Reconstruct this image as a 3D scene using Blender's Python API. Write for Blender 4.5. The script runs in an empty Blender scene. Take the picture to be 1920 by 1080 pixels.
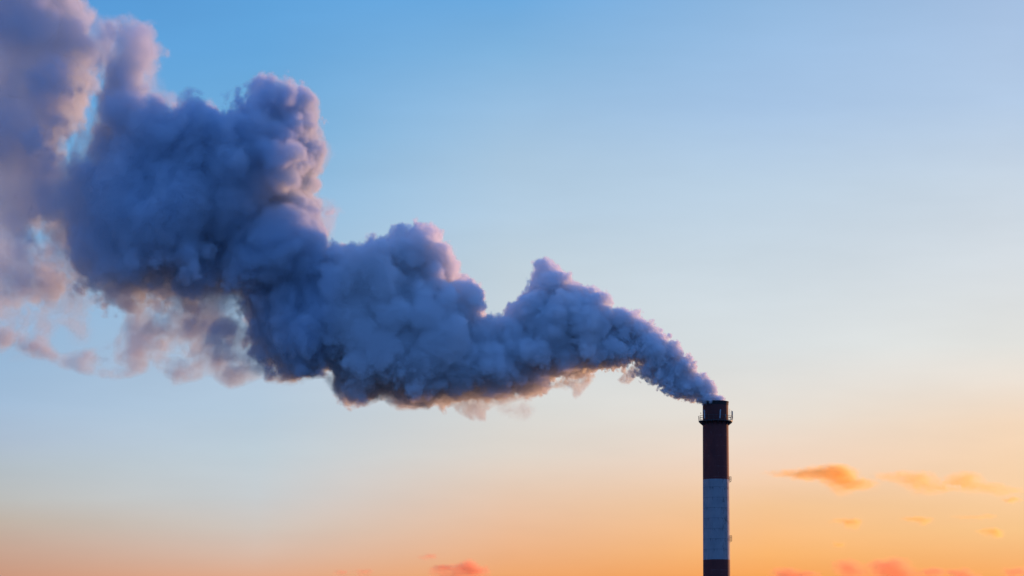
import bpy, bmesh, math, random
import numpy as np
from mathutils import Vector, Matrix

S = bpy.context.scene
C = S.collection
rad = math.radians

# ------------------------------------------------------------------ camera
PITCH, FPX, DIST, EYE = rad(7.6), 7546.0, 950.0, 1.7
cam = bpy.data.objects.new('camera', bpy.data.cameras.new('camera'))
C.objects.link(cam)
cam.data.sensor_width = 36.0
cam.data.lens = 36.0 * FPX / 1920.0
cam.data.clip_start, cam.data.clip_end = 1.0, 200000.0
cam.location = (0, 0, EYE)
cam.rotation_euler = (rad(90) + PITCH, 0, 0)
S.camera = cam

# ------------------------------------------------------------------ render settings
S.view_settings.view_transform = 'Standard'
S.view_settings.look = 'None'
S.view_settings.exposure = 0.0
S.view_settings.gamma = 1.0
S.render.engine = 'CYCLES'
cy = S.cycles
cy.use_denoising = True
cy.denoiser = 'OPENIMAGEDENOISE'
cy.max_bounces, cy.volume_bounces, cy.transparent_max_bounces = 16, 12, 24
cy.diffuse_bounces, cy.glossy_bounces = 2, 2
cy.volume_step_rate, cy.volume_max_steps = 1.5, 700
cy.sample_clamp_indirect = 4.0

# ------------------------------------------------------------------ sky and sun
SUN_AZ, SUN_EL = rad(39.0), rad(1.5)          # azimuth from the view axis (+Y) towards +X


def lin(c):
    return tuple((v / 255 / 12.92) if v / 255 <= 0.04045 else ((v / 255 + 0.055) / 1.055) ** 2.4 for v in c)


def elev(y):                                   # elevation in degrees of a photo row
    return 7.6 - math.degrees(math.atan((y - 540) / FPX))


world = bpy.data.worlds.new("World")
S.world = world
world.use_nodes = True
wt = world.node_tree
for n in list(wt.nodes):
    wt.nodes.remove(n)


def nd(tree, typ, **kw):
    n = tree.nodes.new(typ)
    for k, v in kw.items():
        setattr(n, k, v)
    return n


def mth(tree, op, a, b=None, c=None, clamp=False):
    n = nd(tree, 'ShaderNodeMath', operation=op, use_clamp=clamp)
    for i, v in enumerate((a, b, c)):
        if v is None:
            continue
        if isinstance(v, (int, float)):
            n.inputs[i].default_value = v
        else:
            tree.links.new(v, n.inputs[i])
    return n.outputs[0]


def mapr(tree, v, a, b, c=0.0, d=1.0, smooth=False):
    n = nd(tree, 'ShaderNodeMapRange', interpolation_type='SMOOTHSTEP' if smooth else 'LINEAR')
    tree.links.new(v, n.inputs[0])
    for i, x in enumerate((a, b, c, d)):
        n.inputs[i + 1].default_value = x
    return n.outputs[0]


def mixc(tree, f, a, b, mode='MIX'):
    n = nd(tree, 'ShaderNodeMix', data_type='RGBA', blend_type=mode)
    for sock, v in ((n.inputs[0], f), (n.inputs[6], a), (n.inputs[7], b)):
        if isinstance(v, (int, float)):
            sock.default_value = v
        elif isinstance(v, tuple):
            sock.default_value = (*v, 1.0)
        else:
            tree.links.new(v, sock)
    return n.outputs[2]


tc = nd(wt, 'ShaderNodeTexCoord')
sep = nd(wt, 'ShaderNodeSeparateXYZ')
wt.links.new(tc.outputs['Generated'], sep.inputs[0])
EL = mth(wt, 'MULTIPLY', mth(wt, 'ARCSINE', sep.outputs[2]), 180 / math.pi)
AZ = mth(wt, 'MULTIPLY', mth(wt, 'ARCTAN2', sep.outputs[0], sep.outputs[1]), 180 / math.pi)
E0, E1 = 2.5, 13.5
POS = mapr(wt, EL, E0, E1)
# the colours of the evening sky by height, at five bearings (photo columns)
SKY = {
    0: [(0, (84, 152, 216)), (150, (94, 162, 220)), (400, (120, 174, 220)), (700, (156, 186, 216)), (760, (164, 190, 217)), (830, (173, 190, 209)),
        (880, (181, 192, 200)), (940, (189, 190, 188)), (980, (193, 180, 168)), (1030, (200, 168, 150)), (1080, (204, 155, 130)), (1200, (206, 130, 92))],
    480: [(0, (95, 162, 219)), (100, (102, 167, 221)), (250, (118, 177, 222)), (450, (150, 190, 222)), (690, (176, 198, 220)), (770, (180, 201, 219)), (850, (190, 205, 215)),
          (930, (200, 205, 208)), (990, (209, 199, 191)), (1040, (216, 186, 168)), (1080, (221, 170, 140)), (1200, (224, 132, 84))],
    960: [(0, (110, 170, 222)), (100, (130, 180, 222)), (200, (152, 190, 224)), (300, (168, 197, 222)), (400, (180, 205, 226)), (500, (193, 210, 222)), (650, (206, 215, 220)),
          (760, (216, 218, 216)), (850, (223, 214, 204)), (920, (230, 202, 180)), (1000, (236, 187, 150)), (1080, (240, 168, 110)), (1200, (240, 128, 60))],
    1440: [(0, (145, 185, 225)), (200, (165, 195, 228)), (350, (188, 209, 228)), (500, (203, 216, 226)), (650, (218, 224, 226)), (780, (230, 222, 212)),
           (870, (240, 211, 188)), (950, (245, 198, 150)), (1040, (250, 182, 112)), (1080, (250, 168, 92)), (1200, (248, 130, 52))],
    1900: [(0, (165, 192, 226)), (200, (180, 203, 230)), (350, (200, 214, 228)), (500, (215, 222, 228)), (650, (226, 226, 222)), (720, (236, 225, 213)),
           (800, (246, 218, 190)), (900, (248, 210, 170)), (1000, (248, 197, 138)), (1080, (248, 172, 100)), (1200, (250, 140, 60))],
}
cols = []
for px, stops in SKY.items():
    r = nd(wt, 'ShaderNodeValToRGB')
    r.color_ramp.interpolation = 'LINEAR'
    pts = sorted(((elev(y) - E0) / (E1 - E0), lin(c)) for y, c in stops)
    while len(r.color_ramp.elements) < len(pts):
        r.color_ramp.elements.new(0.5)
    for e, (p, c) in zip(r.color_ramp.elements, pts):
        e.position, e.color = p, (*c, 1.0)
    wt.links.new(POS, r.inputs[0])
    cols.append((math.degrees(math.atan((px - 960) / FPX)), r.outputs[0]))
glow = cols[0][1]
for (a0, _), (a1, c1) in zip(cols, cols[1:]):
    glow = mixc(wt, mapr(wt, AZ, a0, a1), glow, c1)
# the rest of the dome: a dusk Nishita sky, deep blue away from the sun
nish = nd(wt, 'ShaderNodeTexSky', sky_type='NISHITA', sun_disc=False, sun_elevation=SUN_EL, sun_rotation=SUN_AZ,
          air_density=1.0, dust_density=0.6, ozone_density=4.0)
nisk = mixc(wt, 1.0, nish.outputs[0], (0.10, 0.10, 0.10), 'MULTIPLY')
deep = mixc(wt, 0.85, nisk, (0.108, 0.315, 0.91))
away = mapr(wt, mth(wt, 'ABSOLUTE', mth(wt, 'SUBTRACT', AZ, 20.0)), 30.0, 100.0, smooth=True)
high = mapr(wt, EL, 12.0, 45.0, smooth=True)
fac = mth(wt, 'MAXIMUM', away, high)
hz = nd(wt, 'ShaderNodeTexNoise')
hz.inputs['Scale'].default_value, hz.inputs['Detail'].default_value, hz.inputs['Roughness'].default_value = 1.0, 4.0, 0.55
hm_ = nd(wt, 'ShaderNodeMapping')
hm_.inputs['Scale'].default_value = (14, 14, 60)
wt.links.new(tc.outputs['Generated'], hm_.inputs[0])
wt.links.new(hm_.outputs[0], hz.inputs['Vector'])
hzv = mapr(wt, hz.outputs[0], 0.3, 0.7, 0.965, 1.03)
hcm = nd(wt, 'ShaderNodeCombineColor')
for i_ in range(3):
    wt.links.new(hzv, hcm.inputs[i_])
glow = mixc(wt, 1.0, glow, hcm.outputs[0], 'MULTIPLY')
sky = mixc(wt, fac, glow, deep)
bg = nd(wt, 'ShaderNodeBackground')
wt.links.new(sky, bg.inputs[0])
bg.inputs[1].default_value = 1.0
wo = nd(wt, 'ShaderNodeOutputWorld')
wt.links.new(bg.outputs[0], wo.inputs[0])

sun = bpy.data.objects.new('sun', bpy.data.lights.new('sun', 'SUN'))
C.objects.link(sun)
sun.data.energy = 5.6
sun.data.angle = rad(0.5)
sun.data.color = (1.0, 0.49, 0.22)
sd = Vector((math.sin(SUN_AZ) * math.cos(SUN_EL), math.cos(SUN_AZ) * math.cos(SUN_EL), math.sin(SUN_EL)))
sun.rotation_euler = sd.to_track_quat('Z', 'Y').to_euler()


# ------------------------------------------------------------------ helpers
def at(px, py, y=DIST):
    """The point at depth y that the photo shows at pixel (px, py)."""
    cp, sp = math.cos(PITCH), math.sin(PITCH)
    a, b = (px - 960) / FPX, (540 - py) / FPX
    d = Vector((a, cp - sp * b, sp + cp * b))
    return Vector((0, 0, EYE)) + d * (y / d.y)


PXM = FPX * math.cos(rad(1.5)) / (DIST / math.cos(rad(6.0)))   # photo pixels per metre at the chimney


def link(name, bm, mat, parent=None, smooth=False):
    me = bpy.data.meshes.new(name)
    bmesh.ops.recalc_face_normals(bm, faces=bm.faces)
    bm.to_mesh(me)
    bm.free()
    if smooth:
        me.polygons.foreach_set('use_smooth', [True] * len(me.polygons))
    o = bpy.data.objects.new(name, me)
    C.objects.link(o)
    me.materials.append(mat)
    if parent:
        o.parent = parent
    return o


def tag(o, label, cat, group=None, kind=None):
    o['label'] = label
    o['category'] = cat
    if group:
        o['group'] = group
    if kind:
        o['kind'] = kind
    return o


def empty(name, loc):
    o = bpy.data.objects.new(name, None)
    o.location = loc
    C.objects.link(o)
    return o


# ------------------------------------------------------------------ smoke plume
rng = np.random.default_rng(11)
GRD = rng.normal(size=(64, 64, 64, 3)).astype(np.float32)
GRD /= np.linalg.norm(GRD, axis=3, keepdims=True)
GRD = GRD.reshape(-1, 3)


def vnoise(x, y, z):
    """Gradient noise in 0..1."""
    xi, yi, zi = np.floor(x), np.floor(y), np.floor(z)
    fx, fy, fz = x - xi, y - yi, z - zi
    xi, yi, zi = (v.astype(np.int32) for v in (xi, yi, zi))
    ux, uy, uz = (f * f * f * (f * (f * 6 - 15) + 10) for f in (fx, fy, fz))

    def corner(i, j, k):
        g = GRD[(((xi + i) & 63) * 64 + ((yi + j) & 63)) * 64 + ((zi + k) & 63)]
        return g[..., 0] * (fx - i) + g[..., 1] * (fy - j) + g[..., 2] * (fz - k)

    def row(j, k):
        a = corner(0, j, k)
        return a + (corner(1, j, k) - a) * ux

    def sheet(k):
        a = row(0, k)
        return a + (row(1, k) - a) * uy
    a = sheet(0)
    return np.clip(0.5 + 0.85 * (a + (sheet(1) - a) * uz), 0, 1)


def turn(x, y, z, i):
    """A different bearing for every octave, so that no two line up."""
    c, d = math.cos(1.1 * i + 0.5), math.sin(1.1 * i + 0.5)
    x, z = c * x - d * z, d * x + c * z
    c, d = math.cos(0.7 * i + 0.4), math.sin(0.7 * i + 0.4)
    y, z = c * y - d * z, d * y + c * z
    return x, y, z


def fbm(x, y, z, octs=4, gain=0.5):
    t, amp, tot = 0.0, 1.0, 0.0
    for i in range(octs):
        xr, yr, zr = turn(x, y, z, i)
        t = t + amp * vnoise(xr + 17.3 * i, yr + 5.1 * i, zr + 9.7 * i)
        tot += amp
        amp *= gain
        x, y, z = x * 2.03, y * 2.03, z * 2.03
    return t / tot * 2 - 1


def sstep(a, b, v):
    t = np.clip((v - a) / (b - a), 0, 1)
    return t * t * (3 - 2 * t)


# photo-plane raster, in photo pixels
GX0, GX1, GY0, GY1, GS = -340, 1420, -260, 840, 2
gx = np.arange(GX0, GX1, GS, dtype=np.float32)
gy = np.arange(GY0, GY1, GS, dtype=np.float32)


def raster(poly):
    P = np.array(poly, np.float32)
    X, Y = np.meshgrid(gx, gy)
    ins = np.zeros(X.shape, bool)
    for (xa, ya), (xb, yb) in zip(P, np.roll(P, -1, 0)):
        if ya == yb:
            continue
        c = ((ya > Y) != (yb > Y)) & (X < (xb - xa) * (Y - ya) / (yb - ya) + xa)
        ins ^= c
    return ins


def edt(ins):
    """Distance in photo pixels to the nearest cell outside."""
    h, w = ins.shape
    f = np.where(ins, np.float32(1e6), np.float32(0))
    g = np.empty_like(f)
    iy = np.arange(h, dtype=np.float32)
    k = (iy[:, None] - iy[None, :]) ** 2
    for x in range(w):
        g[:, x] = np.min(k + f[None, :, x], axis=1)
    out = np.empty_like(f)
    ix = np.arange(w, dtype=np.float32)
    k = (ix[:, None] - ix[None, :]) ** 2
    for y in range(h):
        out[y] = np.min(k + g[y][None, :], axis=1)
    return np.sqrt(out) * GS


MAIN = [(1362, 752), (1362, 749), (1357, 741), (1348, 740), (1345, 733), (1347, 727), (1340, 713), (1332, 710), (1327, 698), (1317, 697), (1312, 702), (1307, 698), (1307, 687),
        (1303, 677), (1297, 663), (1290, 660), (1283, 665), (1278, 650), (1276, 640), (1266, 636), (1258, 643), (1253, 644), (1255, 631), (1249, 619), (1235, 614), (1227, 602),
        (1209, 595), (1201, 581), (1184, 577), (1160, 578), (1146, 586), (1140, 576), (1143, 559), (1127, 543), (1108, 542), (1093, 536), (1082, 534), (1080, 523), (1064, 512), (1052, 505),
        (1044, 493), (1031, 483), (1016, 479), (998, 483), (997, 495), (990, 507), (990, 526), (986, 537), (989, 546), (981, 550), (970, 542), (967, 551), (971, 568), (951, 567),
        (941, 581), (939, 592), (932, 598), (930, 586), (918, 583), (907, 586), (902, 564), (902, 554), (895, 535), (884, 524), (866, 520), (857, 502), (855, 461), (833, 453),
        (831, 433), (814, 414), (790, 410), (761, 418), (741, 441), (737, 451), (717, 455), (708, 461), (706, 440), (688, 445), (668, 457), (631, 461), (623, 471), (619, 465), (619, 449),
        (624, 433), (622, 412), (630, 396), (625, 378), (611, 381), (593, 367), (574, 355), (589, 333), (611, 315), (626, 292), (622, 270), (602, 255), (596, 222), (600, 192),
        (578, 170), (567, 159), (544, 155), (515, 146), (492, 148), (474, 163), (459, 181), (441, 196), (426, 202), (413, 211), (408, 204), (398, 195), (374, 198), (363, 215),
        (350, 205), (338, 192), (326, 195), (312, 205), (300, 196), (285, 170), (284, 150), (300, 140), (307, 125), (306, 92), (296, 78), (281, 50), (255, 34), (232, 52), (217, 72), (200, 110), (190, 170),
        (180, 230), (160, 280), (150, 300), (120, 270), (90, 300), (62, 360), (60, 420), (78, 450), (122, 468), (137, 520), (143, 550), (160, 560), (185, 586), (230, 597), (256, 580),
        (278, 552), (307, 556), (344, 580), (374, 565), (407, 558), (444, 561), (456, 584), (463, 632), (466, 664), (481, 672), (500, 694), (537, 716), (574, 704), (607, 704),
        (625, 728), (646, 742), (664, 758), (688, 755), (716, 746), (749, 747), (761, 762), (782, 765), (810, 757), (835, 752), (860, 745), (900, 742), (923, 746), (945, 748), (970, 742), (1001, 736),
        (1033, 730), (1049, 718), (1075, 706), (1100, 704), (1118, 703), (1134, 703), (1162, 693), (1187, 685), (1201, 692), (1199, 705), (1215, 719), (1232, 728), (1247, 733), (1260, 746),
        (1275, 751), (1283, 755), (1298, 757), (1307, 755), (1314, 759), (1322, 762), (1361, 762)]
# the older smoke behind and above it, at the left edge
OLD = [(-330, -250), (120, -250), (145, -60), (155, 0), (174, 26), (186, 50), (190, 85), (182, 125), (165, 165), (148, 215), (130, 262), (100, 300), (62, 360), (60, 420), (80, 455), (112, 478),
       (122, 530), (105, 562), (55, 580), (0, 590), (-120, 620), (-330, 680)]
# thin veils around the body: (outline, amount, edge width, grain, stringy)
VEIL = [
    ([(-330, -250), (130, -250), (150, -60), (158, 0), (176, 26), (192, 50), (200, 90), (192, 140), (172, 190), (150, 250), (130, 290), (80, 340), (62, 380), (70, 440), (115, 475), (134, 530),
      (116, 572), (60, 594), (0, 606), (-120, 640), (-330, 700)], 0.25, 34, 70, 0.3),
    ([(200, 66), (230, 44), (256, 28), (283, 47), (298, 77), (312, 92), (313, 140), (318, 168), (336, 168), (350, 178), (356, 205), (340, 260), (240, 300), (150, 300), (160, 230), (185, 150)], 0.6, 22, 45, 0.2),
    ([(360, 196), (376, 188), (398, 183), (414, 198), (430, 250), (380, 280), (340, 250)], 0.6, 14, 30, 0.2),
    ([(560, 150), (585, 165), (604, 188), (602, 222), (608, 250), (626, 266), (634, 292), (616, 318), (594, 336), (580, 355), (600, 364), (632, 372), (652, 398), (640, 404), (634, 430), (620, 470),
      (560, 450), (500, 430), (480, 300), (520, 200)], 0.8, 12, 30, 0.3),
    ([(664, 462), (686, 436), (710, 430), (716, 460), (700, 490)], 0.9, 10, 25, 0.3),
    ([(800, 412), (832, 428), (838, 452), (858, 460), (862, 515), (840, 530), (800, 480)], 0.8, 10, 25, 0.2),
    ([(-60, 596), (0, 606), (60, 616), (110, 642), (150, 657), (205, 640), (228, 600), (246, 540), (270, 490), (340, 500), (400, 480), (450, 500), (490, 600), (510, 690), (480, 722), (430, 732), (390, 708),
      (350, 725), (318, 728), (300, 700), (262, 705), (212, 716), (160, 706), (90, 686), (30, 660), (-60, 650)], 1.5, 14, 34, 0.5),
    ([(-80, 540), (40, 560), (130, 545), (200, 590), (170, 650), (60, 680), (-80, 690)], 0.5, 30, 34, 0.65),
    ([(330, 500), (460, 500), (500, 620), (520, 700), (490, 716), (450, 690), (400, 690), (350, 650)], 0.8, 14, 24, 0.5),
    ([(135, 30), (240, 20), (270, 160), (230, 330), (130, 340)], 0.9, 24, 55, 0.1),
    ([(40, 330), (150, 330), (170, 480), (190, 580), (110, 600), (50, 540)], 0.5, 25, 40, 0.3),
    ([(470, 640), (520, 700), (600, 700), (650, 700), (700, 720), (860, 735), (960, 730), (1040, 715), (1080, 695), (1122, 700), (1100, 732), (1078, 752), (1064, 736), (1045, 728), (1000, 748), (940, 760),
      (914, 772), (914, 792), (890, 794), (864, 780), (846, 764), (830, 756), (780, 772), (740, 770), (716, 752), (690, 764), (660, 768), (630, 752), (604, 712), (570, 712), (540, 726), (505, 712), (475, 690)], 1.3, 8, 17, 0.45),
    ([(930, 745), (990, 745), (1015, 770), (990, 795), (950, 790), (920, 770)], 0.4, 16, 18, 0.8),
    ([(1158, 712), (1170, 698), (1186, 684), (1202, 690), (1196, 706), (1180, 722), (1164, 720)], 2.2, 5, 8, 0.6),
]
BODY = raster(MAIN) | raster(OLD)
d_main = edt(BODY)
d_out = edt(~BODY)
sd_main = d_main - d_out
colmax = d_main.max(0)
w = 25
pad = np.pad(colmax, w, mode='edge')
Rcol = np.stack([pad[i:i + len(colmax)] for i in range(2 * w + 1)]).max(0)
Rcol = np.convolve(np.pad(Rcol, w, mode='edge'), np.ones(2 * w + 1) / (2 * w + 1), 'valid')
Rcol = np.minimum(Rcol, 150).astype(np.float32)
H_main = np.sqrt(np.maximum(0, Rcol[None] ** 2 - (Rcol[None] - np.minimum(d_main, Rcol[None])) ** 2))
veils = []
for poly, *prm in VEIL:
    veils.append((np.minimum(edt(raster(poly)), 200).astype(np.float32), prm))


yy_ = np.where(raster(MAIN), gy[:, None], np.nan)
with np.errstate(all='ignore'):
    import warnings
    warnings.simplefilter('ignore')
    ylo, yhi = np.nanmin(yy_, 0), np.nanmax(yy_, 0)
okc = ~np.isnan(ylo)
CY = np.interp(gx, gx[okc], (ylo + yhi)[okc] / 2)
HY = np.interp(gx, gx[okc], np.maximum(12, (yhi - ylo)[okc] / 2))


def bil(img, px, py):
    px, py = np.asarray(px, np.float32), np.asarray(py, np.float32)
    """Bilinear lookup in a photo-plane raster."""
    u = np.clip((px - GX0) / GS, 0, img.shape[1] - 1.001)
    v = np.clip((py - GY0) / GS, 0, img.shape[0] - 1.001)
    i, j = u.astype(np.int32), v.astype(np.int32)
    fu, fv = u - i, v - j
    return (img[j, i] * (1 - fu) + img[j, i + 1] * fu) * (1 - fv) + (img[j + 1, i] * (1 - fu) + img[j + 1, i + 1] * fu) * fv


# billows: balls packed inside the outline, smaller balls on their surfaces, in photo pixels (x, y, depth, r)
def rcap(px):
    return np.interp(px, [-300, 200, 500, 700, 1000, 1200, 1300, 1360], [110, 110, 95, 75, 50, 26, 15, 8])


def one(img, px, py):
    return float(bil(img, np.array([px], np.float32), np.array([py], np.float32))[0])


r2 = random.Random(5)
balls = []
tries = 0
while len(balls) < 900 and tries < 60000:
    tries += 1
    px, py = r2.uniform(-320, 1365), r2.uniform(-200, 770)
    if r2.random() > np.interp(px, [0, 600, 1000, 1300], [0.18, 0.3, 0.7, 1.0]):
        continue
    d = one(d_main, px, py)
    if d < (3 if px < 1250 else 2):
        continue
    cap = float(rcap(px)) * r2.uniform(0.55, 1.0)
    r = min(d * r2.uniform(0.8, 1.0), cap)
    hh = one(H_main, px, py)
    dy = r2.choice((-1, 1)) * max(0.0, hh - 0.6 * r) * r2.uniform(0.3, 1.0)
    balls.append((px, py, dy, r))
# the lower strand that leaves the mouth on the near side
for k in range(26):
    t = k / 25
    balls.append((1314 - 112 * t + r2.uniform(-2, 2), 750 - 48 * t + r2.uniform(-2, 2), -(7 + 17 * t), 6.5 + 7 * t + r2.uniform(-1, 1)))
lev = balls
for ratio, num, mn in ((0.45, 5, 5.0), (0.45, 5, 2.6)):
    nxt = []
    for (px, py, dy, r) in lev:
        if r < mn * 1.5:
            continue
        for _ in range(num):
            z = r2.uniform(-1, 1)
            t = r2.uniform(0, 2 * math.pi)
            s = math.sqrt(1 - z * z)
            rc = r * ratio * r2.uniform(0.4, 1.5)
            q = (px + s * math.cos(t) * r * 0.86, py + s * math.sin(t) * r * 0.86, dy + z * r * 0.86, rc)
            if one(sd_main, q[0], q[1]) > rc - 4 - 0.25 * rc:
                nxt.append(q)
    balls = balls + nxt
    lev = nxt
BALLS = np.array(balls, np.float32)

K = 1.0 / PXM                                   # metres per photo pixel


def to_px(x, z):
    """World (x, z) on the plume's plane -> photo pixel."""
    cp, sp = math.cos(PITCH), math.sin(PITCH)
    zz = z - EYE
    f = DIST * cp + zz * sp
    return 960 + FPX * x / f, 540 - FPX * (zz * cp - DIST * sp) / f


def density_grid(px0, px1, py0, py1, half, vox, fade):
    """Smoke density on a regular grid (metres); returns lower corner, counts, values (x fastest)."""
    a, b = at(px0, py1), at(px1, py0)
    nx, nz, ny = int((b.x - a.x) / vox) + 1, int((b.z - a.z) / vox) + 1, int(2 * half / vox) + 1
    xs = a.x + vox * np.arange(nx, dtype=np.float32)
    zs = a.z + vox * np.arange(nz, dtype=np.float32)
    ys = -half + vox * np.arange(ny, dtype=np.float32)
    PX, PY = to_px(xs[None, :], zs[:, None])
    PX, PY = (np.broadcast_to(q, (nz, nx)).astype(np.float32) for q in (PX, PY))
    sdm, hm = bil(sd_main, PX, PY), bil(H_main, PX, PY)
    ypx = (ys * PXM).astype(np.float32)
    # body: the inflated outline, then the union with every billow
    F = np.empty((nz, ny, nx), np.float32)
    off = np.interp(PX, [1200, 1320], [1.0, 0.1]).astype(np.float32)
    base = np.minimum(sdm * 0.8 - 5.0 * off, 60)
    for j in range(ny):
        F[:, j, :] = np.minimum(base, hm * 0.72 - abs(ypx[j]) - 2.0 * off)
    v = vox * PXM
    for (bx, by, bd, br) in BALLS:
        if bx + br < px0 or bx - br > px1 or by + br < py0 or by - br > py1:
            continue
        m = br + 4 * v
        # rows and columns of this ball
        cx, cz = (at(bx, by).x - a.x) / vox, (at(bx, by).z - a.z) / vox
        rr = m / v
        i0, i1 = max(0, int(cx - rr)), min(nx, int(cx + rr) + 2)
        k0, k1 = max(0, int(cz - rr)), min(nz, int(cz + rr) + 2)
        cyy = (bd * K + half) / vox
        j0, j1 = max(0, int(cyy - rr)), min(ny, int(cyy + rr) + 2)
        if i0 >= i1 or k0 >= k1 or j0 >= j1:
            continue
        dx = (np.arange(i0, i1, dtype=np.float32) - cx) ** 2
        dz = (np.arange(k0, k1, dtype=np.float32) - cz) ** 2
        dyy = (np.arange(j0, j1, dtype=np.float32) - cyy) ** 2
        dist = np.sqrt(dz[:, None, None] + dyy[None, :, None] + dx[None, None, :]) * v
        sub = F[k0:k1, j0:j1, i0:i1]
        np.maximum(sub, br - dist, out=sub)
    D = np.zeros((nz, ny, nx), np.float32)
    soft = np.interp(PX, [0, 200, 350, 600, 900, 1200, 1340], [26, 15, 9.5, 6.0, 3.3, 2.0, 1.4]).astype(np.float32)
    namp = np.interp(PX, [100, 350, 600, 900, 1200, 1340], [28, 21, 14, 9, 6.4, 4.2]).astype(np.float32)
    WAVES = (90, 45, 22, 11, 5.5)
    amps = [np.interp(PX, [100, 600, 1000, 1200, 1340], a).astype(np.float32) for a in
            ((1.0, 0.8, 0.3, 0.1, 0.0), (0.7, 0.7, 0.5, 0.3, 0.1), (0.5, 0.5, 0.6, 0.6, 0.5), (0.3, 0.35, 0.45, 0.55, 0.7), (0.2, 0.22, 0.3, 0.4, 0.5))]
    atot = sum(amps)
    sig = np.interp(PX, [-100, 60, 130, 350, 600, 900, 1200, 1340], [0.13, 0.22, 0.34, 0.55, 0.75, 0.95, 1.5, 2.4]).astype(np.float32)
    sig *= 1 - 0.25 * sstep(120, 30, PX) * sstep(300, 420, PY)       # the old smoke thins out low on the left
    mid = sstep(0.12, 0.8, bil(d_main, PX, PY) / np.maximum(bil(np.broadcast_to(Rcol[None], d_main.shape), PX, PY), 1))
    zero = np.zeros_like(PX)
    mid *= 0.45 + 0.55 * sstep(-0.28, 0.22, fbm(PX / 105 + 2.2, zero + 4.4, PY / 80 + 1.1, 4, 0.55))     # crisp curls here, smooth rolls there
    soft *= 1 + np.interp(PX, [1050, 1200], [5.0, 1.2]).astype(np.float32) * mid
    namp *= 1 - 0.65 * mid
    low = sstep(0.35, 1.0, (PY - np.interp(PX, gx, CY)) / np.interp(PX, gx, HY))          # frayed underside
    soft *= 1 + 0.7 * low
    namp *= 1 + 0.5 * low
    sig *= 1 - 0.55 * sstep(150, 95, PY) * sstep(185, 215, PX) * sstep(345, 320, PX)     # the thin lobe over the first crest
    vd = []
    for dv, amt in veils:
        q = bil(dv, PX, PY)
        if q.max() > 0:
            vd.append((q, amt))
    # shear and stretch the billows so that none stays a ball
    wamp = (np.interp(PX, [100, 600, 1000, 1200, 1340], [30, 25, 17, 9, 3]) / v).astype(np.float32)
    st = 3
    pcx, pcy = PX[::st, ::st], PY[::st, ::st]
    uz, ux = np.minimum(np.arange(nz) / st, pcx.shape[0] - 1.001), np.minimum(np.arange(nx) / st, pcx.shape[1] - 1.001)
    iz, ix = uz.astype(np.int32), ux.astype(np.int32)
    fz, fx = (uz - iz).astype(np.float32)[:, None], (ux - ix).astype(np.float32)[None, :]

    def grow(a):
        r = a[iz] * (1 - fz) + a[iz + 1] * fz
        return r[:, ix] * (1 - fx) + r[:, ix + 1] * fx

    def look(a, p, q):
        p, q = np.clip(p, 0, nz - 1.001), np.clip(q, 0, nx - 1.001)
        i, k = p.astype(np.int32), q.astype(np.int32)
        p, q = p - i, q - k
        return (a[i, k] * (1 - q) + a[i, k + 1] * q) * (1 - p) + (a[i + 1, k] * (1 - q) + a[i + 1, k + 1] * q) * p
    kz, kx = np.arange(nz, dtype=np.float32)[:, None], np.arange(nx, dtype=np.float32)[None, :]
    for j in range(ny):
        yc = np.full_like(pcx, ypx[j])
        wx1 = grow(fbm(pcx / 62 + 5.5, yc / 62 + 1.5, pcy / 62 + 8.5, 3, 0.6)) * wamp
        wz1 = grow(fbm(pcx / 62 + 25.5, yc / 62 + 31.5, pcy / 62 + 48.5, 3, 0.6)) * wamp
        f = look(F[:, j, :], kz + wz1, kx + wx1)
        F[:, j, :] = f
        act = f > -(namp + 2)
        yv = ys[j]
        if act.any():
            X, Z = PX[act], PY[act]
            n1 = 0.0
            Yc = np.full_like(X, ypx[j])
            for q, (wv, am) in enumerate(zip(WAVES, amps)):
                if wv > 1.6 * v:
                    xr, yr, zr = turn(X / wv, Yc / wv, Z / wv * 0.9, q + 2)
                    k_ = 2 * vnoise(xr + 13.7 * q, yr + 7.1 * q, zr + 3.3 * q) - 1
                    if q >= 1:                     # rounded bulges with tight creases between
                        k_ = 2.6 * np.sqrt(k_ * k_ + 0.01) - 0.95
                    n1 = n1 + (am / atot)[act] * k_
            n1 = n1 * 1.25
            val = f[act] + namp[act] * np.minimum(n1, 0.42) * 1.6
            dn = sstep(0, 1, val / soft[act] + 0.12)
            # uneven inside: denser and thinner patches
            D[:, j, :][act] = dn * sig[act] * (1.0 + 0.35 * n1)
        for q, (amt, ew, sc_, strg) in vd:
            hv = np.minimum(np.sqrt(np.maximum(q, 0) * 60), 110)
            actv = (q > 0) & (hv > abs(ypx[j]))
            if not actv.any():
                continue
            X, Z = PX[actv], PY[actv]
            Yc = np.full_like(X, ypx[j])
            wz = (0.4 if strg > 0.4 else 0.5) if px1 < 700 else 0.7
            warp = fbm(X / 60 + 31, Yc / 60, Z / 60, 3) * min(22, sc_ * 0.6)
            sl = X + 0.35 * Z + 0.6 * warp if strg > 0.45 else X + warp
            n2 = fbm(sl / sc_ + 7.7, Yc / sc_ + 3, (Z + warp) * wz / sc_, 5, 0.62) * 1.3
            rid = 1 - 2.6 * np.abs(n2)
            torn = sstep(-0.3, 0.25, fbm(X / 62 + 3, Yc / 62 + 9, Z / 48 + sc_, 4, 0.6)) if strg > 0.4 and px1 < 700 else 1.0
            qe = q[actv]
            ew = min(ew, 30)
            edge = sstep(0, ew, qe + n2 * ew * 0.5) * sstep(0, ew, hv[actv] - abs(ypx[j]) + n2 * ew * 0.5)
            D[:, j, :][actv] += amt * 0.40 * edge * torn * ((1 - strg) * sstep(-0.02, 0.45, n2) + strg * sstep(0.15, 1.0, rid) * sstep(-0.4, 0.2, n2))
    # hand over smoothly to the neighbouring grids
    wgt = np.ones(nx, np.float32)
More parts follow.
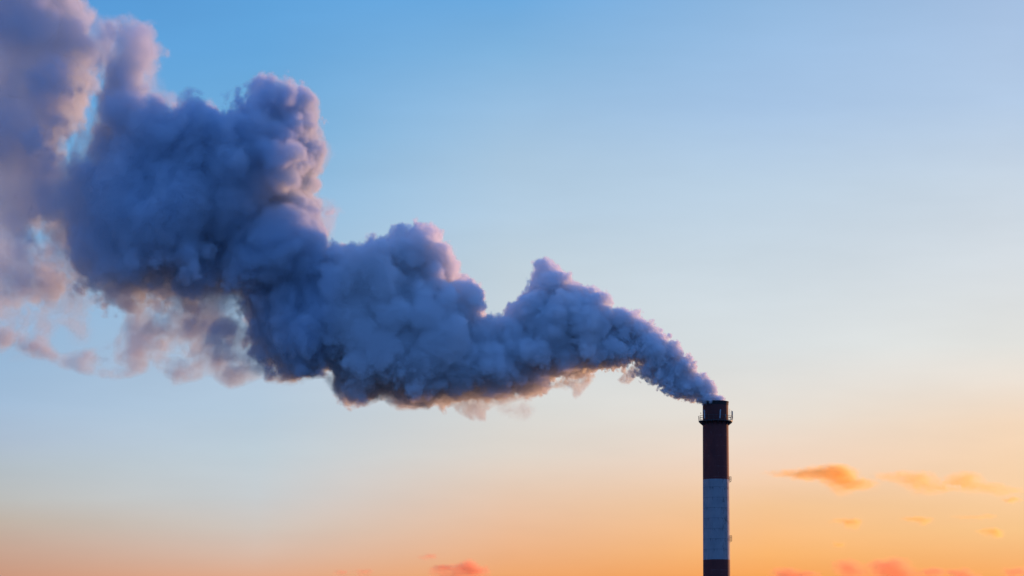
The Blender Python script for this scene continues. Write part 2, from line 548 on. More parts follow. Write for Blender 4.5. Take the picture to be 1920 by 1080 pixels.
    pxs = to_px(xs, np.full_like(xs, zs.mean()))[0]
    if fade[0]:
        wgt *= np.clip((pxs - px0) / fade[0], 0, 1)
    if fade[1]:
        wgt *= np.clip((px1 - pxs) / fade[1], 0, 1)
    D *= wgt[None, None, :]
    D[D < 0.002] = 0
    return (a.x, DIST - half, a.z), (nx, ny, nz), D


def smoke_material(name, col):
    m = bpy.data.materials.new(name)
    m.use_nodes = True
    t = m.node_tree
    for n in list(t.nodes):
        t.nodes.remove(n)
    v = nd(t, 'ShaderNodeVolumePrincipled')
    v.inputs['Color'].default_value = (*col, 1)
    v.inputs['Density'].default_value = 1.0
    v.inputs['Anisotropy'].default_value = 0.0
    o = nd(t, 'ShaderNodeOutputMaterial')
    t.links.new(v.outputs[0], o.inputs['Volume'])
    return m


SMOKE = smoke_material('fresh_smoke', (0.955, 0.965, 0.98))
SHADED = smoke_material('shaded_smoke', (0.82, 0.88, 0.94))      # older smoke: the shade it lies in is put into a darker colour


def volume_object(name, corner, counts, D, vox, parent, origin, mat=None):
    """A Volume object whose grid holds D: the numbers ride on a point mesh that only the node tree reads."""
    nx, ny, nz = counts
    mat = mat or SMOKE
    corner = tuple(c - o for c, o in zip(corner, origin))
    me = bpy.data.meshes.new(name + '_values')
    me.vertices.add(nx * ny * nz)
    at_ = me.attributes.new('value', 'FLOAT', 'POINT')
    at_.data.foreach_set('value', np.ascontiguousarray(D).ravel())     # (z, y, x), x fastest
    src = bpy.data.objects.new(name + '_values', me)
    g = bpy.data.node_groups.new(name, 'GeometryNodeTree')
    g.interface.new_socket('Geometry', in_out='OUTPUT', socket_type='NodeSocketGeometry')
    out = g.nodes.new('NodeGroupOutput')
    vc = g.nodes.new('GeometryNodeVolumeCube')
    vc.inputs['Min'].default_value = corner
    vc.inputs['Max'].default_value = tuple(c + vox * (n - 1) for c, n in zip(corner, counts))
    for k, n in zip('XYZ', counts):
        vc.inputs['Resolution ' + k].default_value = n
    oi = g.nodes.new('GeometryNodeObjectInfo')
    oi.inputs['Object'].default_value = src
    si = g.nodes.new('GeometryNodeSampleIndex')
    si.data_type, si.domain, si.clamp = 'FLOAT', 'POINT', True
    na = g.nodes.new('GeometryNodeInputNamedAttribute')
    na.data_type = 'FLOAT'
    na.inputs['Name'].default_value = 'value'
    g.links.new(oi.outputs['Geometry'], si.inputs['Geometry'])
    g.links.new(na.outputs['Attribute'], si.inputs['Value'])
    po = g.nodes.new('GeometryNodeInputPosition')
    sb = g.nodes.new('ShaderNodeVectorMath')
    sb.operation = 'SUBTRACT'
    sb.inputs[1].default_value = corner
    g.links.new(po.outputs[0], sb.inputs[0])
    sc = g.nodes.new('ShaderNodeVectorMath')
    sc.operation = 'SCALE'
    sc.inputs['Scale'].default_value = 1.0 / vox
    g.links.new(sb.outputs[0], sc.inputs[0])
    sp = g.nodes.new('ShaderNodeSeparateXYZ')
    g.links.new(sc.outputs[0], sp.inputs[0])
    ints = []
    for k in range(3):
        fi = g.nodes.new('FunctionNodeFloatToInt')
        fi.rounding_mode = 'ROUND'
        g.links.new(sp.outputs[k], fi.inputs[0])
        ints.append(fi.outputs[0])

    def madd(a, n, b):
        m = g.nodes.new('FunctionNodeIntegerMath')
        m.operation = 'MULTIPLY_ADD'
        g.links.new(a, m.inputs[0])
        m.inputs[1].default_value = n
        g.links.new(b, m.inputs[2])
        return m.outputs[0]
    idx = madd(madd(ints[2], ny, ints[1]), nx, ints[0])
    g.links.new(idx, si.inputs['Index'])
    g.links.new(si.outputs['Value'], vc.inputs['Density'])
    sm = g.nodes.new('GeometryNodeSetMaterial')
    sm.inputs['Material'].default_value = mat
    g.links.new(vc.outputs[0], sm.inputs['Geometry'])
    g.links.new(sm.outputs[0], out.inputs[0])
    vol = bpy.data.volumes.new(name)
    vol.materials.append(mat)
    o = bpy.data.objects.new(name, vol)
    C.objects.link(o)
    md = o.modifiers.new('smoke', 'NODES')
    md.node_group = g
    o.parent = parent
    return o



def surface_net(V, iso, corner, vox):
    """A closed mesh round the cells of V (z, y, x) above iso."""
    V = np.pad(V, 1)
    ins = V > iso
    c = ins[:-1, :-1, :-1].astype(np.int8)
    tot = np.zeros(c.shape, np.int8)
    for dz in (0, 1):
        for dy in (0, 1):
            for dx in (0, 1):
                tot += ins[dz:dz + c.shape[0], dy:dy + c.shape[1], dx:dx + c.shape[2]]
    cell = (tot > 0) & (tot < 8)
    vid = np.full(cell.shape, -1, np.int64)
    kk = np.argwhere(cell)
    vid[cell] = np.arange(len(kk))
    acc, cnt = np.zeros((len(kk), 3)), np.zeros((len(kk), 1))
    z, y, x = kk.T
    for ax in range(3):
        o1, o2 = [a for a in range(3) if a != ax]
        for p in (0, 1):
            for q in (0, 1):
                off = np.zeros(3, int)
                off[o1], off[o2] = p, q
                en = off.copy()
                en[ax] = 1
                va, vb = V[z + off[0], y + off[1], x + off[2]], V[z + en[0], y + en[1], x + en[2]]
                cr = (va > iso) != (vb > iso)
                t = np.where(cr, (iso - va) / np.where(cr, vb - va, 1), 0)
                p3 = np.tile(off.astype(float), (len(kk), 1))
                p3[:, ax] += t
                acc += p3 * cr[:, None]
                cnt += cr[:, None]
    pos = kk + acc / np.maximum(cnt, 1) - 1
    verts = np.stack([corner[0] + pos[:, 2] * vox, corner[1] + pos[:, 1] * vox, corner[2] + pos[:, 0] * vox], 1)
    quads = []
    for ax in range(3):
        o1, o2 = [(1, 2), (2, 0), (0, 1)][ax]
        a = [slice(1, -1)] * 3
        a[ax] = slice(0, -1)
        b = list(a)
        b[ax] = slice(1, None)
        ia, ib = ins[tuple(a)], ins[tuple(b)]
        e = np.argwhere(ia != ib)
        if not len(e):
            continue
        flip = ia[tuple(e.T)]
        base = e.copy()
        for o in (o1, o2):
            base[:, o] += 1
        ids = []
        for p, q in ((-1, -1), (0, -1), (0, 0), (-1, 0)):
            w_ = base.copy()
            w_[:, o1] += p
            w_[:, o2] += q
            ids.append(vid[tuple(w_.T)])
        ids = np.stack(ids, 1)
        ids[~flip] = ids[~flip][:, ::-1]
        quads.append(ids)
    return verts, np.concatenate(quads)


def smooth_pool(D, n):
    """Block averages of D over n^3 cells."""
    a, b, c = (k // n for k in D.shape)
    return D[:a * n, :b * n, :c * n].reshape(a, n, b, n, c, n).mean((1, 3, 5))


def film_material(name, col, amount):
    """A nearly clear film on the closed mesh round a volume."""
    m = bpy.data.materials.new(name)
    m.use_nodes = True
    t = m.node_tree
    for n in list(t.nodes):
        t.nodes.remove(n)
    tr, tl, mx, o = (nd(t, k) for k in ('ShaderNodeBsdfTransparent', 'ShaderNodeBsdfTranslucent', 'ShaderNodeMixShader', 'ShaderNodeOutputMaterial'))
    tl.inputs[0].default_value = (*col, 1)
    mx.inputs[0].default_value = amount
    t.links.new(tr.outputs[0], mx.inputs[1])
    t.links.new(tl.outputs[0], mx.inputs[2])
    t.links.new(mx.outputs[0], o.inputs['Surface'])
    return m


FILM = film_material('smoke_film', (0.6, 0.6, 0.62), 0.03)


def net_object(name, V, iso, corner, vox, mat, parent=None, origin=None):
    vv, qq = surface_net(V, iso, corner, vox)
    org = np.array(origin if origin is not None else (0, 0, 0), float)
    me = bpy.data.meshes.new(name)
    me.from_pydata((vv - org).tolist(), [], qq.tolist())
    me.polygons.foreach_set('use_smooth', [True] * len(me.polygons))
    me.materials.append(mat)
    me.update()
    o = bpy.data.objects.new(name, me)
    C.objects.link(o)
    if parent:
        o.parent = parent
        o.location = org - np.array(parent.matrix_basis.translation)
    else:
        o.location = org
    return o


# ------------------------------------------------------------------ ground
def rough_ground():
    m = bpy.data.materials.new('frozen_field')
    m.use_nodes = True
    t = m.node_tree
    b = t.nodes['Principled BSDF']
    g = nd(t, 'ShaderNodeNewGeometry')
    n1, n2 = nd(t, 'ShaderNodeTexNoise'), nd(t, 'ShaderNodeTexNoise')
    n1.inputs['Scale'].default_value, n1.inputs['Detail'].default_value = 0.004, 6
    n2.inputs['Scale'].default_value, n2.inputs['Detail'].default_value = 0.15, 8
    for n in (n1, n2):
        t.links.new(g.outputs['Position'], n.inputs['Vector'])
    f = mapr(t, mth(t, 'ADD', n1.outputs[0], mth(t, 'MULTIPLY', n2.outputs[0], 0.4)), 0.55, 0.85)
    t.links.new(mixc(t, f, (0.05, 0.05, 0.035), (0.10, 0.09, 0.07)), b.inputs['Base Color'])
    b.inputs['Roughness'].default_value = 0.95
    return m


bm = bmesh.new()
rings = [0, 200, 600, 1200, 2500, 6000, 15000, 40000, 90000]
prev = None
for r in rings:
    cur = [bm.verts.new((r * math.cos(2 * math.pi * k / 48), 950 + r * math.sin(2 * math.pi * k / 48), 0)) for k in range(48)] if r else [bm.verts.new((0, 950, 0))]
    if prev:
        for k in range(48):
            if len(prev) == 1:
                bm.faces.new((prev[0], cur[k], cur[(k + 1) % 48]))
            else:
                bm.faces.new((prev[k], cur[k], cur[(k + 1) % 48], prev[(k + 1) % 48]))
    prev = cur
ground = link('ground', bm, rough_ground())
ground['kind'] = 'structure'

# ------------------------------------------------------------------ chimney
AX = at(1341.5, 752).x
RT = 24.0 / PXM
ZTOP = at(1341.5, 750.5, DIST - RT).z


def rad_at(z):
    return RT + (ZTOP - z) * 0.0037


def zrow(py, r=RT):
    return at(1342, py, DIST - r).z


Z_BAND = [zrow(897.5), zrow(1048.5)]
BH = Z_BAND[0] - Z_BAND[1]


def principled(name, col, rough=0.7, metal=0.0):
    m = bpy.data.materials.new(name)
    m.use_nodes = True
    b = m.node_tree.nodes['Principled BSDF']
    b.inputs['Base Color'].default_value = (*col, 1)
    b.inputs['Roughness'].default_value = rough
    b.inputs['Metallic'].default_value = metal
    n = nd(m.node_tree, 'ShaderNodeTexNoise')
    n.inputs['Scale'].default_value, n.inputs['Detail'].default_value = 6.0, 6
    tcn = nd(m.node_tree, 'ShaderNodeTexCoord')
    m.node_tree.links.new(tcn.outputs['Object'], n.inputs['Vector'])
    m.node_tree.links.new(mixc(m.node_tree, mapr(m.node_tree, n.outputs[0], 0.35, 0.7), tuple(c * 0.75 for c in col), tuple(min(1, c * 1.2) for c in col)), b.inputs['Base Color'])
    return m


def shaft_material():
    """Concrete painted in red and white bands, with rows of damp stains, runs and chalky marks."""
    m = bpy.data.materials.new('banded_paint')
    m.use_nodes = True
    t = m.node_tree
    b = t.nodes['Principled BSDF']
    tcn = nd(t, 'ShaderNodeTexCoord')
    sx = nd(t, 'ShaderNodeSeparateXYZ')
    t.links.new(tcn.outputs['Object'], sx.inputs[0])
    ang = mth(t, 'MULTIPLY', mth(t, 'ARCTAN2', sx.outputs[0], mth(t, 'MULTIPLY', sx.outputs[1], -1.0)), 3.1)   # metres round the shaft
    z = sx.outputs[2]

    def tex(au, zu, seed, detail=4, rough=0.6):
        cmb = nd(t, 'ShaderNodeCombineXYZ')
        t.links.new(mth(t, 'MULTIPLY', ang, au), cmb.inputs[0])
        t.links.new(mth(t, 'MULTIPLY', z, zu), cmb.inputs[1])
        cmb.inputs[2].default_value = seed
        n = nd(t, 'ShaderNodeTexNoise')
        n.inputs['Scale'].default_value, n.inputs['Detail'].default_value, n.inputs['Roughness'].default_value = 1.0, detail, rough
        t.links.new(cmb.outputs[0], n.inputs['Vector'])
        return n.outputs[0]
    wob = mth(t, 'MULTIPLY', mth(t, 'SUBTRACT', tex(1.5, 1.5, 3.0), 0.5), 0.12)
    ph = mth(t, 'FRACT', mth(t, 'DIVIDE', mth(t, 'ADD', mth(t, 'SUBTRACT', z, Z_BAND[1] - 4 * BH), wob), 2 * BH))
    white = mth(t, 'LESS_THAN', ph, 0.5)
    # joints between lifts every 2.5 m, with stains hanging from them
    lift = mth(t, 'FRACT', mth(t, 'DIVIDE', z, 2.45))
    joint = mth(t, 'MULTIPLY', mapr(t, lift, 0.62, 1.0), mapr(t, tex(2.6, 0.18, 1.0, 3), 0.50, 0.66))
    line = mth(t, 'MULTIPLY', mapr(t, mth(t, 'ABSOLUTE', mth(t, 'SUBTRACT', lift, 0.97)), 0.03, 0.0), 0.35)
    runs = mapr(t, tex(3.2, 0.12, 5.0, 5, 0.65), 0.56, 0.74)
    grain = mapr(t, tex(9.0, 5.0, 7.0, 3), 0.42, 0.62)
    side = mapr(t, ang, 0.7, 2.2, smooth=True)           # the weather side carries more dirt
    blot = mth(t, 'MULTIPLY', mapr(t, tex(1.6, 0.5, 9.0, 5, 0.7), 0.50, 0.62), side)
    dirt = mth(t, 'MULTIPLY', grain, mth(t, 'ADD', mth(t, 'MULTIPLY', joint, 0.9), mth(t, 'ADD', mth(t, 'MULTIPLY', blot, 1.0), mth(t, 'MULTIPLY', runs, 0.35))), clamp=True)
    dirt = mth(t, 'MAXIMUM', dirt, line)
    patch = tex(0.5, 0.3, 11.0, 4)
    wcol = mixc(t, mapr(t, patch, 0.3, 0.7), (0.27, 0.27, 0.275), (0.36, 0.35, 0.35))
    wcol = mixc(t, mth(t, 'MULTIPLY', dirt, 1.7, clamp=True), wcol, (0.07, 0.065, 0.06))
    chalk = mth(t, 'MULTIPLY', mapr(t, tex(1.3, 0.9, 13.0, 6, 0.75), 0.60, 0.70), mapr(t, tex(3.5, 0.25, 15.0, 3), 0.45, 0.62))
    chalk = mth(t, 'MAXIMUM', mth(t, 'MULTIPLY', chalk, 0.5), mth(t, 'MULTIPLY', line, mapr(t, tex(0.8, 0.5, 17.0, 4), 0.45, 0.65)))
    rcol = mixc(t, mapr(t, patch, 0.3, 0.7), (0.125, 0.023, 0.019), (0.175, 0.034, 0.026))
    rcol = mixc(t, chalk, rcol, (0.30, 0.28, 0.27))
    rcol = mixc(t, mth(t, 'MULTIPLY', runs, 0.45), rcol, (0.05, 0.02, 0.02))
    soot = mapr(t, z, ZTOP - 9.0, ZTOP + 0.5)
    col = mixc(t, white, rcol, wcol)
    col = mixc(t, mth(t, 'MULTIPLY', soot, 0.45), col, (0.03, 0.02, 0.02))
    t.links.new(col, b.inputs['Base Color'])
    b.inputs['Roughness'].default_value = 0.85
    bp = nd(t, 'ShaderNodeBump')
    bp.inputs['Strength'].default_value, bp.inputs['Distance'].default_value = 0.4, 0.03
    t.links.new(tex(6.0, 4.0, 21.0, 6), bp.inputs['Height'])
    t.links.new(bp.outputs[0], b.inputs['Normal'])
    return m


M_SHAFT = shaft_material()
M_SOOT = principled('sooty_concrete', (0.035, 0.024, 0.022), 0.9)
M_STEEL = principled('weathered_steel', (0.06, 0.05, 0.05), 0.6)
M_GREY = principled('pale_grey_plastic', (0.42, 0.43, 0.44), 0.5)
M_GALV = principled('galvanised_steel', (0.26, 0.28, 0.25), 0.5, 0.3)
M_RED = principled('red_lamp_glass', (0.12, 0.015, 0.012), 0.3)


def lathe(bm, prof, n=96):
    rows = [[bm.verts.new((r * math.cos(2 * math.pi * k / n), r * math.sin(2 * math.pi * k / n), z)) for k in range(n)] for r, z in prof]
    for a, b in zip(rows, rows[1:]):
        for k in range(n):
            bm.faces.new((a[k], a[(k + 1) % n], b[(k + 1) % n], b[k]))
    return rows


def tube(bm, pts, r, n=8, closed=False):
    pts = [Vector(p) for p in pts]
    rows = []
    for i, p in enumerate(pts):
        if closed:
            d = pts[(i + 1) % len(pts)] - pts[i - 1]
        else:
            d = pts[min(i + 1, len(pts) - 1)] - pts[max(i - 1, 0)]
        d.normalize()
        u = d.orthogonal().normalized() if abs(d.z) > 0.9 else d.cross(Vector((0, 0, 1))).normalized()
        w_ = d.cross(u)
        rows.append([bm.verts.new(p + (u * math.cos(2 * math.pi * k / n) + w_ * math.sin(2 * math.pi * k / n)) * r) for k in range(n)])
    pairs = list(zip(rows, rows[1:])) + ([(rows[-1], rows[0])] if closed else [])
    for a, b in pairs:
        for k in range(n):
            bm.faces.new((a[k], a[(k + 1) % n], b[(k + 1) % n], b[k]))
    if not closed:
        bm.faces.new(rows[0])
        bm.faces.new(rows[-1][::-1])


def box(bm, mn, mx, mat=None):
    vs = [bm.verts.new(((mn, mx)[i & 1][0], (mn, mx)[(i >> 1) & 1][1], (mn, mx)[(i >> 2) & 1][2])) for i in range(8)]
    if mat is not None:
        for v in vs:
            v.co = mat @ v.co
    for f in ((0, 2, 3, 1), (4, 5, 7, 6), (0, 1, 5, 4), (2, 6, 7, 3), (0, 4, 6, 2), (1, 3, 7, 5)):
        bm.faces.new([vs[i] for i in f])


chimney = empty('chimney', (AX, DIST, 0))
tag(chimney, 'tall round industrial chimney painted in dark red and white bands with smoke at its mouth', 'chimney')
bm = bmesh.new()
prof = []
NZ = 60
for i in range(NZ + 1):
    z = (ZTOP - 0.75) * i / NZ
    prof.append((rad_at(z) + 0.9 * max(0, 1 - z / 6) ** 2, z))
prof += [(RT - 0.45, ZTOP - 0.75), (RT - 0.5, ZTOP - 30), (0.02, ZTOP - 30.5)]
lathe(bm, prof)
link('shaft', bm, M_SHAFT, chimney, True).data.set_sharp_from_angle(angle=rad(35))
bm = bmesh.new()
lathe(bm, [(RT + 0.004, ZTOP - 0.9), (RT + 0.05, ZTOP - 0.86), (RT + 0.06, ZTOP - 0.35), (RT + 0.12, ZTOP - 0.3), (RT + 0.12, ZTOP - 0.02), (RT + 0.09, ZTOP), (RT - 0.4, ZTOP), (RT - 0.44, ZTOP - 0.746)])
link('rim', bm, M_SOOT, chimney, True).data.set_sharp_from_angle(angle=rad(35))

# gallery round the top
RO = RT + 1.0
ZG = at(1342, 789.8, DIST).z                     # deck height, read where the deck meets the outline left and right
RG = rad_at(ZG)
bm = bmesh.new()
rows = lathe(bm, [(RG + 0.01, ZG), (RO, ZG), (RO, ZG - 0.14), (RG + 0.01, ZG - 0.14)])
link('gallery_deck', bm, M_STEEL, chimney)
bm = bmesh.new()
NP = 20
for k in range(NP):
    a = 2 * math.pi * (k + 0.5) / NP
    c, s_ = math.cos(a), math.sin(a)
    tube(bm, [(c * (RO - 0.05), s_ * (RO - 0.05), ZG), (c * (RO + 0.03), s_ * (RO + 0.03), ZG + 1.15)], 0.035, 6)
for h, rr, tk in ((0.12, RO - 0.03, 0.03), (0.62, RO - 0.005, 0.03), (1.15, RO + 0.03, 0.04)):
    tube(bm, [(math.cos(2 * math.pi * k / 72) * rr, math.sin(2 * math.pi * k / 72) * rr, ZG + h) for k in range(72)], tk, 6, True)
link('railing', bm, M_STEEL, chimney)
for k in range(16):
    a = 2 * math.pi * (k + 0.25) / 16
    bm = bmesh.new()
    rot = Matrix.Rotation(a, 4, 'Z')
    rb = rad_at(ZG - 1.0)
    pts = [(RG + 0.0, ZG - 0.145), (RO - 0.08, ZG - 0.145), (RO - 0.08, ZG - 0.30), (rb + 0.02, ZG - 1.05), (rb - 0.02, ZG - 1.05)]
    A = [bm.verts.new(rot @ Vector((x, -0.04, z))) for x, z in pts]
    B = [bm.verts.new(rot @ Vector((x, 0.04, z))) for x, z in pts]
    bm.faces.new(A)
    bm.faces.new(B[::-1])
    for i in range(5):
        bm.faces.new((A[i], A[(i + 1) % 5], B[(i + 1) % 5], B[i]))
    link('bracket', bm, M_STEEL, chimney)

# two small rest platforms on the right flank
for py0, py1 in ((894.0, 905.0), (1004.5, 1017.0)):
    zt, zb = at(1368, py0).z, at(1368, py1).z
    zd = zb + 0.38
    R = rad_at(zd)
    dep, wid = 0.5, 0.75
    bm = bmesh.new()
    box(bm, (R - 0.03, -wid / 2, zd - 0.06), (R + dep, wid / 2, zd))
    p = link('rest_platform', bm, M_STEEL, chimney)
    bm = bmesh.new()
    for x in (R + 0.08, R + dep - 0.03):
        for y in (-wid / 2 + 0.03, wid / 2 - 0.03):
            tube(bm, [(x, y, zd), (x, y, zt)], 0.034, 6)
    for h in (0.36, 0.7, 1.0):
        z = zd + (zt - zd) * h
        tube(bm, [(R + 0.0, -wid / 2 + 0.03, z), (R + dep - 0.03, -wid / 2 + 0.03, z), (R + dep - 0.03, wid / 2 - 0.03, z), (R + 0.0, wid / 2 - 0.03, z)], 0.03, 6)
    link('railing', bm, M_STEEL, p)
    for y in (-wid / 2 + 0.05, wid / 2 - 0.05):
        bm = bmesh.new()
        tube(bm, [(R - 0.02, y, zb - 0.02), (R + dep - 0.05, y, zd - 0.05)], 0.025, 6)
        link('brace', bm, M_STEEL, p)


# ------------------------------------------------------------------ aerials on the gallery
def bearing_for(px, r, front=True):
    """Angle round the chimney at which radius r shows at photo column px."""
    x = (at(px, 780).x - AX) / r
    a = math.acos(max(-1, min(1, x)))
    return -a if front else a


def aerial(px, ytop, ybot, wid, label, mat, tilt=0.0, front=True, r=RO + 0.12, dep=0.12):
    a = bearing_for(px, r, front)
    x, y = AX + r * math.cos(a), DIST + r * math.sin(a)
    zt, zb = at(px, ytop, y).z, at(px, ybot, y).z
    zf = ZG + 0.3
    o = empty('panel_antenna', (x, y, zf))
    o.rotation_euler = (0, 0, a)
    tag(o, label, 'antenna', 'panel antennas round the chimney gallery')
    bm = bmesh.new()
    rot = Matrix.Rotation(tilt, 4, 'X')
    box(bm, (0.02, -wid / 2, zb - zf), (0.02 + dep, wid / 2, zt - zf), rot)
    bmesh.ops.bevel(bm, geom=bm.edges[:], offset=0.025, segments=2, affect='EDGES')
    link('panel', bm, mat, o)
    bm = bmesh.new()
    tube(bm, [(-0.08, 0, 0), (-0.08, 0, zt - zf - 0.25)], 0.04, 8)
    for f in (0.2, 0.75):
        zc = zb - zf + (zt - zb) * f
        box(bm, (-0.1, -0.05, zc - 0.05), (0.03, 0.05, zc + 0.05))
    link('mounting_pole', bm, M_GALV, o)
    return o


aerial(1320.4, 768.0, 784.6, 0.24, 'slim pale grey panel antenna beside the left edge of the chimney top', M_GREY, rad(5))
aerial(1348.0, 767.3, 784.3, 0.24, 'slim pale grey panel antenna near the middle of the chimney front, leaning right', M_GREY, rad(-5))
aerial(1358.8, 776.8, 781.2, 0.20, 'short dull grey antenna box low on the right half of the chimney front', M_GALV)

r = RO + 0.05
wa = bearing_for(1367.6, r)
wx, wy = AX + r * math.cos(wa), DIST + r * math.sin(wa)
o = empty('whip_antenna', (wx, wy, ZG + 0.6))
tag(o, 'thin upright whip antenna on the gallery rail just right of the chimney', 'antenna')
bm = bmesh.new()
tube(bm, [(0, 0, 0), (0, 0, at(1367.6, 766.5, wy).z - ZG - 0.6)], 0.05, 8)
link('rod', bm, M_GALV, o)
bm = bmesh.new()
box(bm, (-0.09, -0.09, -0.1), (0.09, 0.09, 0.22))
link('clamp', bm, M_STEEL, o)

r = RO + 0.25
x = at(1372.6, 780).x - AX
mx_, my_ = AX + x, DIST - 0.3
zb, zt = at(1372.6, 792.3, my_).z, at(1372.6, 769.8, my_).z
o = empty('antenna_mast', (mx_, my_, zb))
tag(o, 'stout grey antenna mast with stays outside the right end of the gallery', 'antenna mast')
bm = bmesh.new()
tube(bm, [(-0.05, 0, 0), (-0.05, 0, zt - zb - 0.2)], 0.06, 8)
link('pole', bm, M_STEEL, o)
bm = bmesh.new()
box(bm, (-0.02, -0.14, 0.9), (0.17, 0.14, zt - zb - 0.15))
box(bm, (-0.16, -0.1, zt - zb - 0.95), (-0.025, 0.1, zt - zb))
bmesh.ops.bevel(bm, geom=bm.edges[:], offset=0.02, segments=1, affect='EDGES')
link('panel', bm, M_GALV, o)
for p, q in (((-0.05, 0, 0.55), (-(x - RO + 0.05), 0, 0.5)), ((-0.05, 0, 1.9), (-(x - RO + 0.05), 0, ZG + 1.15 - zb)), ((-0.05, 0, zt - zb - 0.7), (-(x - RO + 0.35), 0.1, ZG + 1.2 - zb))):
    bm = bmesh.new()
    tube(bm, [p, q], 0.028, 6)
    link('stay', bm, M_STEEL, o)

r = RO + 0.0
x = at(1313.4, 780).x - AX
a = -math.acos(x / r) if abs(x) < r else math.pi
lx, ly = AX + r * math.cos(a), DIST + r * math.sin(a)
o = empty('obstruction_lamp', (lx, ly, ZG + 0.5))
tag(o, 'small round warning lamp on a thin post above the left gallery rail', 'warning lamp')
bm = bmesh.new()
zc = at(1313.4, 774.6, ly).z - ZG - 0.5
bmesh.ops.create_uvsphere(bm, u_segments=14, v_segments=10, radius=0.11, matrix=Matrix.Translation((0, 0, zc)))
link('lamp_globe', bm, M_RED, o, True)
bm = bmesh.new()
tube(bm, [(0, 0, 0), (0, 0, zc - 0.1)], 0.015, 6)
link('post', bm, M_STEEL, o)

# ------------------------------------------------------------------ the plume, in three stretches
plume = empty('smoke_plume', at(1341, 752))
tag(plume, 'thick blue grey smoke plume with pink sunlit edges drifting left from the chimney mouth', 'smoke')
QUAL = 1.0
for name, px0, px1, py0, py1, half, vox, fade, cut, pool, iso in (
        ('rising_smoke', 1080, 1385, 465, 775, 8.0, 0.145, (50, 0), (1105, 1400), 3, 0.25),
        ('billowing_smoke', 600, 1130, 390, 815, 17.0, 0.235, (50, 50), (625, 1105), 3, 0.08),
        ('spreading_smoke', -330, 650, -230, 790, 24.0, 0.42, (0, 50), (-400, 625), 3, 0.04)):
    cn, ct, D = density_grid(px0, px1, py0, py1, half, vox * QUAL, fade)
    P = smooth_pool(D, pool)
    vx = vox * QUAL
    corner = tuple(c + vx * (pool - 1) / 2 for c in cn)
    pxs = to_px(corner[0] + vx * pool * np.arange(P.shape[2]), np.full(P.shape[2], 80.0))[0]
    P[:, :, (pxs < cut[0]) | (pxs > cut[1])] = 0
    hull = net_object(name, P, iso, corner, vx * pool, FILM, plume, plume.location)
    volume_object('smoke_body', cn, ct, D, vx, hull, plume.location, SHADED if name == 'spreading_smoke' else SMOKE)
    del D, P

# ------------------------------------------------------------------ far evening clouds
CLOUD_Y = 9000.0
CK = CLOUD_Y / math.cos(rad(5)) / FPX            # metres per photo pixel out there


def cloud_material():
    m = smoke_material('cloud', (1, 1, 1))
    v = next(n for n in m.node_tree.nodes if n.type == 'PRINCIPLED_VOLUME')
    v.inputs['Color'].default_value = (1.0, 0.72, 0.25, 1)  # orange of the low sun put into the cloud's own colour
    v.inputs['Anisotropy'].default_value = 0.68
    return m


CLOUD = cloud_material()
ROSE = CLOUD.copy()
ROSE.name = 'rose_cloud'
next(n for n in ROSE.node_tree.nodes if n.type == 'PRINCIPLED_VOLUME').inputs['Color'].default_value = (0.95, 0.48, 0.31, 1)  # low clouds: a redder sunset tint put into the colour
CFILM = film_material('cloud_film', (0.9, 0.6, 0.35), 0.006)
G = 'small evening clouds low in the sky'
